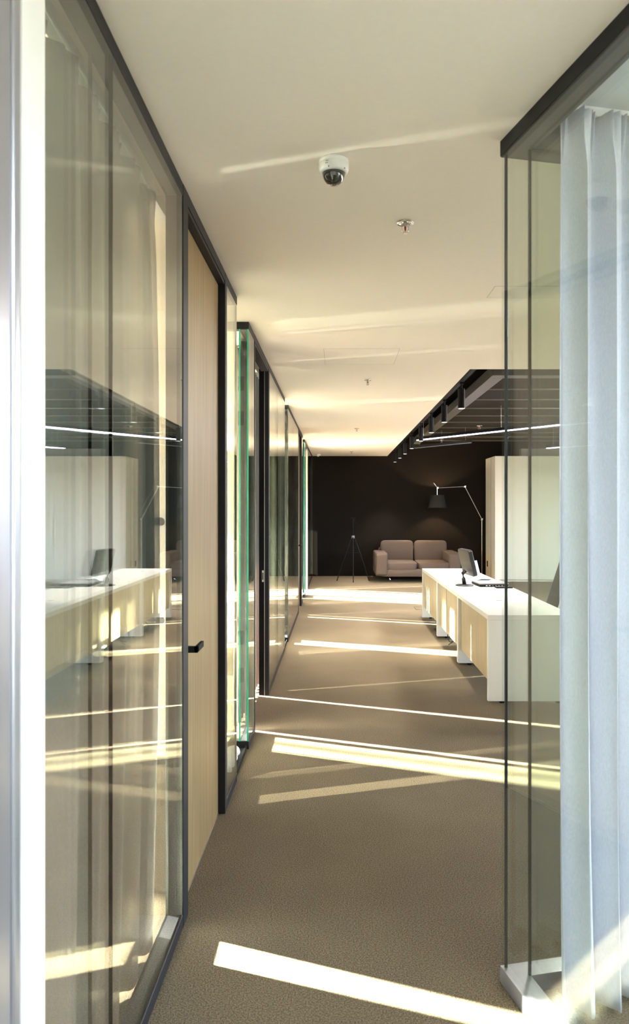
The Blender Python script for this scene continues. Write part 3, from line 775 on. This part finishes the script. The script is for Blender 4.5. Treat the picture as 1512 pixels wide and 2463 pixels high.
sh = MB(); c0 = (sx-3.33, 0, 0); sh.lathe([(.211, 1.615), (.155, 1.91), (.152, 1.91), (.208, 1.615), (.211, 1.615)], c0, 48).build('lamp_shade', SHADE, t)
spd = MB()
for k in range(3):
    a = 2*pi*k/3; spd.cyl((sx-3.33, 0, 1.895), (sx-3.33+.148*cos(a), .148*sin(a), 1.895), .003, n=6)
spd.cyl((sx-3.33, 0, 1.90), (sx-3.33, 0, 1.83), .02, n=16); spd.build('shade_carrier', CHROME, t)
MB().superbox((sx-3.33, 0, 1.79), (.028, .028, .04), .9, 16, 10).build('bulb', BULBM, t)
l = bpy.data.lights.new('lamp_glow', 'POINT'); l.energy = 480; l.color = (1, .72, .40); l.shadow_soft_size = .03
o = bpy.data.objects.new('lamp_glow', l); COL.objects.link(o); o.location = (sx, LYY, 1.80)

# ------------------------------------------------------------------ tripod
t = thing('tripod', 'black camera tripod standing before the black wall left of sofa', 'tripod', (.345, 17.0, 0))
MB().cyl((0, 0, .55), (0, 0, 1.30), .012, n=12).build('centre_column', BLK, t)
MB().box((-.05, -.04, 1.37), (.05, .04, 1.40)).cyl((0, 0, 1.29), (0, 0, 1.37), .025, n=14).tube([(.02, 0, 1.33), (.10, -.10, 1.26)], .008, 8).build('pan_head', BLK, t)
MB().cyl((0, 0, .94), (0, 0, 1.0), .035, n=14).build('collar', GREYPL, t)
MB().tube([(.03, 0, .72), (.05, -.03, .72), (.05, -.06, .72)], .006, 6).build('crank', BLK, t)
for a in (R(178), R(2), R(-90)):
    dx, dy = cos(a), sin(a)
    lg = MB().cyl((.03*dx, .03*dy, .96), (.20*dx, .20*dy, .48), .013, n=10).cyl((.20*dx, .20*dy, .50), (.35*dx, .35*dy, .02), .009, n=10).build('leg', BLK, t)
    MB().cyl((.345*dx, .345*dy, .03), (.356*dx, .356*dy, 0), .012, n=10).build('rubber_foot', BLK, lg)
    MB().cyl((.0, .0, .62), (.15*dx, .15*dy, .62), .005, n=6).build('spreader', BLK, lg)

# ------------------------------------------------------------------ tall cabinets
cx0, cy0 = 3.44, 16.8
for k in range(4):
    x0 = cx0+k*.78
    t = thing('tall_cabinet', ['tall cream cabinet, first from the black wall, side panel facing the sofa', 'second tall cream cabinet, mostly behind the right glass', 'third tall cream cabinet with bar handle, mirrored in the left glass', 'last tall cream cabinet, rightmost of the row'][k], 'cabinet', (x0, cy0, 0), 0, 'tall cream cabinets')
    MB().box((0, .02, .04), (.778, 1.05, 2.745)).build('carcass', CABW, t, .001, 1)
    MB().box((.01, .04, 0), (.77, 1.0, .04)).build('plinth', CABW, t)
    for (za, zb) in ((.045, 1.965), (1.970, 2.743)):
        dd = MB().box((.003, 0, za), (.775, .019, zb)).build('cabinet_door', CABW, t, .001, 1)
        if k in (1, 2) and za < 1:
            hx = .74 if k == 1 else .035
            MB().cyl((hx, -.035, .80), (hx, -.035, 1.45), .008, n=10).cyl((hx, 0, .86), (hx, -.035, .86), .006, n=8).cyl((hx, 0, 1.39), (hx, -.035, 1.39), .006, n=8).build('bar_handle', STEEL, dd)
    if k == 0:
        s = MB().box((-.012, .78, .27), (0, .86, .40)).build('power_socket', BLK, t, .003)
        MB().box((-.004, .42, .04), (0, .424, 2.74)).build('side_joint', TBAR, t)
struct(MB().box((4.3, 18.0, 2.6), (8.0, 18.2, 3.0)).build('wall_bulkhead', CABW))

# ------------------------------------------------------------------ floor boxes, wall controls
def floorbox(x0, x1, y0, y1, label):
    t = thing('floor_box', label, 'floor box', ((x0+x1)/2, (y0+y1)/2, 0)); a = (x1-x0)/2; b = (y1-y0)/2; g = .008
    MB().box((-a, -b, 0), (a, -b+g, .003)).box((-a, b-g, 0), (a, b, .003)).box((-a, -b+g, 0), (-a+g, b-g, .003)).box((a-g, -b+g, 0), (a, b-g, .003)).build('frame', BLK, t)
    MB().box((-a+g, -b+g, 0), (a-g, b-g, .002)).build('carpet_lid', CARPET, t)
    MB().box((a-.08, -.02, .002), (a-.02, .02, .004)).build('cable_flap', GREYPL, t)
floorbox(1.22, 1.48, 14.05, 14.5, 'carpeted floor box with dark frame, between the desk row and sofa')
floorbox(1.24, 1.50, 12.15, 12.5, 'carpeted floor box with dark frame just beyond the desk row')
floorbox(1.45, 1.72, 8.0, 8.32, 'carpeted floor box under the middle desk')
t = thing('thermostat', 'round grey wall thermostat on white plate seen through nearest left glass', 'thermostat', (-1.105, 4.82, 1.50))
MB().box((-.05, -.008, -.06), (.05, 0, .06)).build('plate', POSTW, t, .002)
MB().cyl((0, -.022, .018), (0, -.008, .018), .026, n=28).build('dial', GREYPL, t, .002, 1)
t = thing('wall_socket', 'white wall socket on the cream wall through the nearest left glass', 'socket', (-1.10, 4.82, .90))
MB().box((-.04, -.008, -.04), (.04, 0, .04)).build('plate', POSTW, t, .002)
MB().cyl((0, -.0085, 0), (0, -.008, 0), .02, n=20).build('socket_well', GREYPL, t)
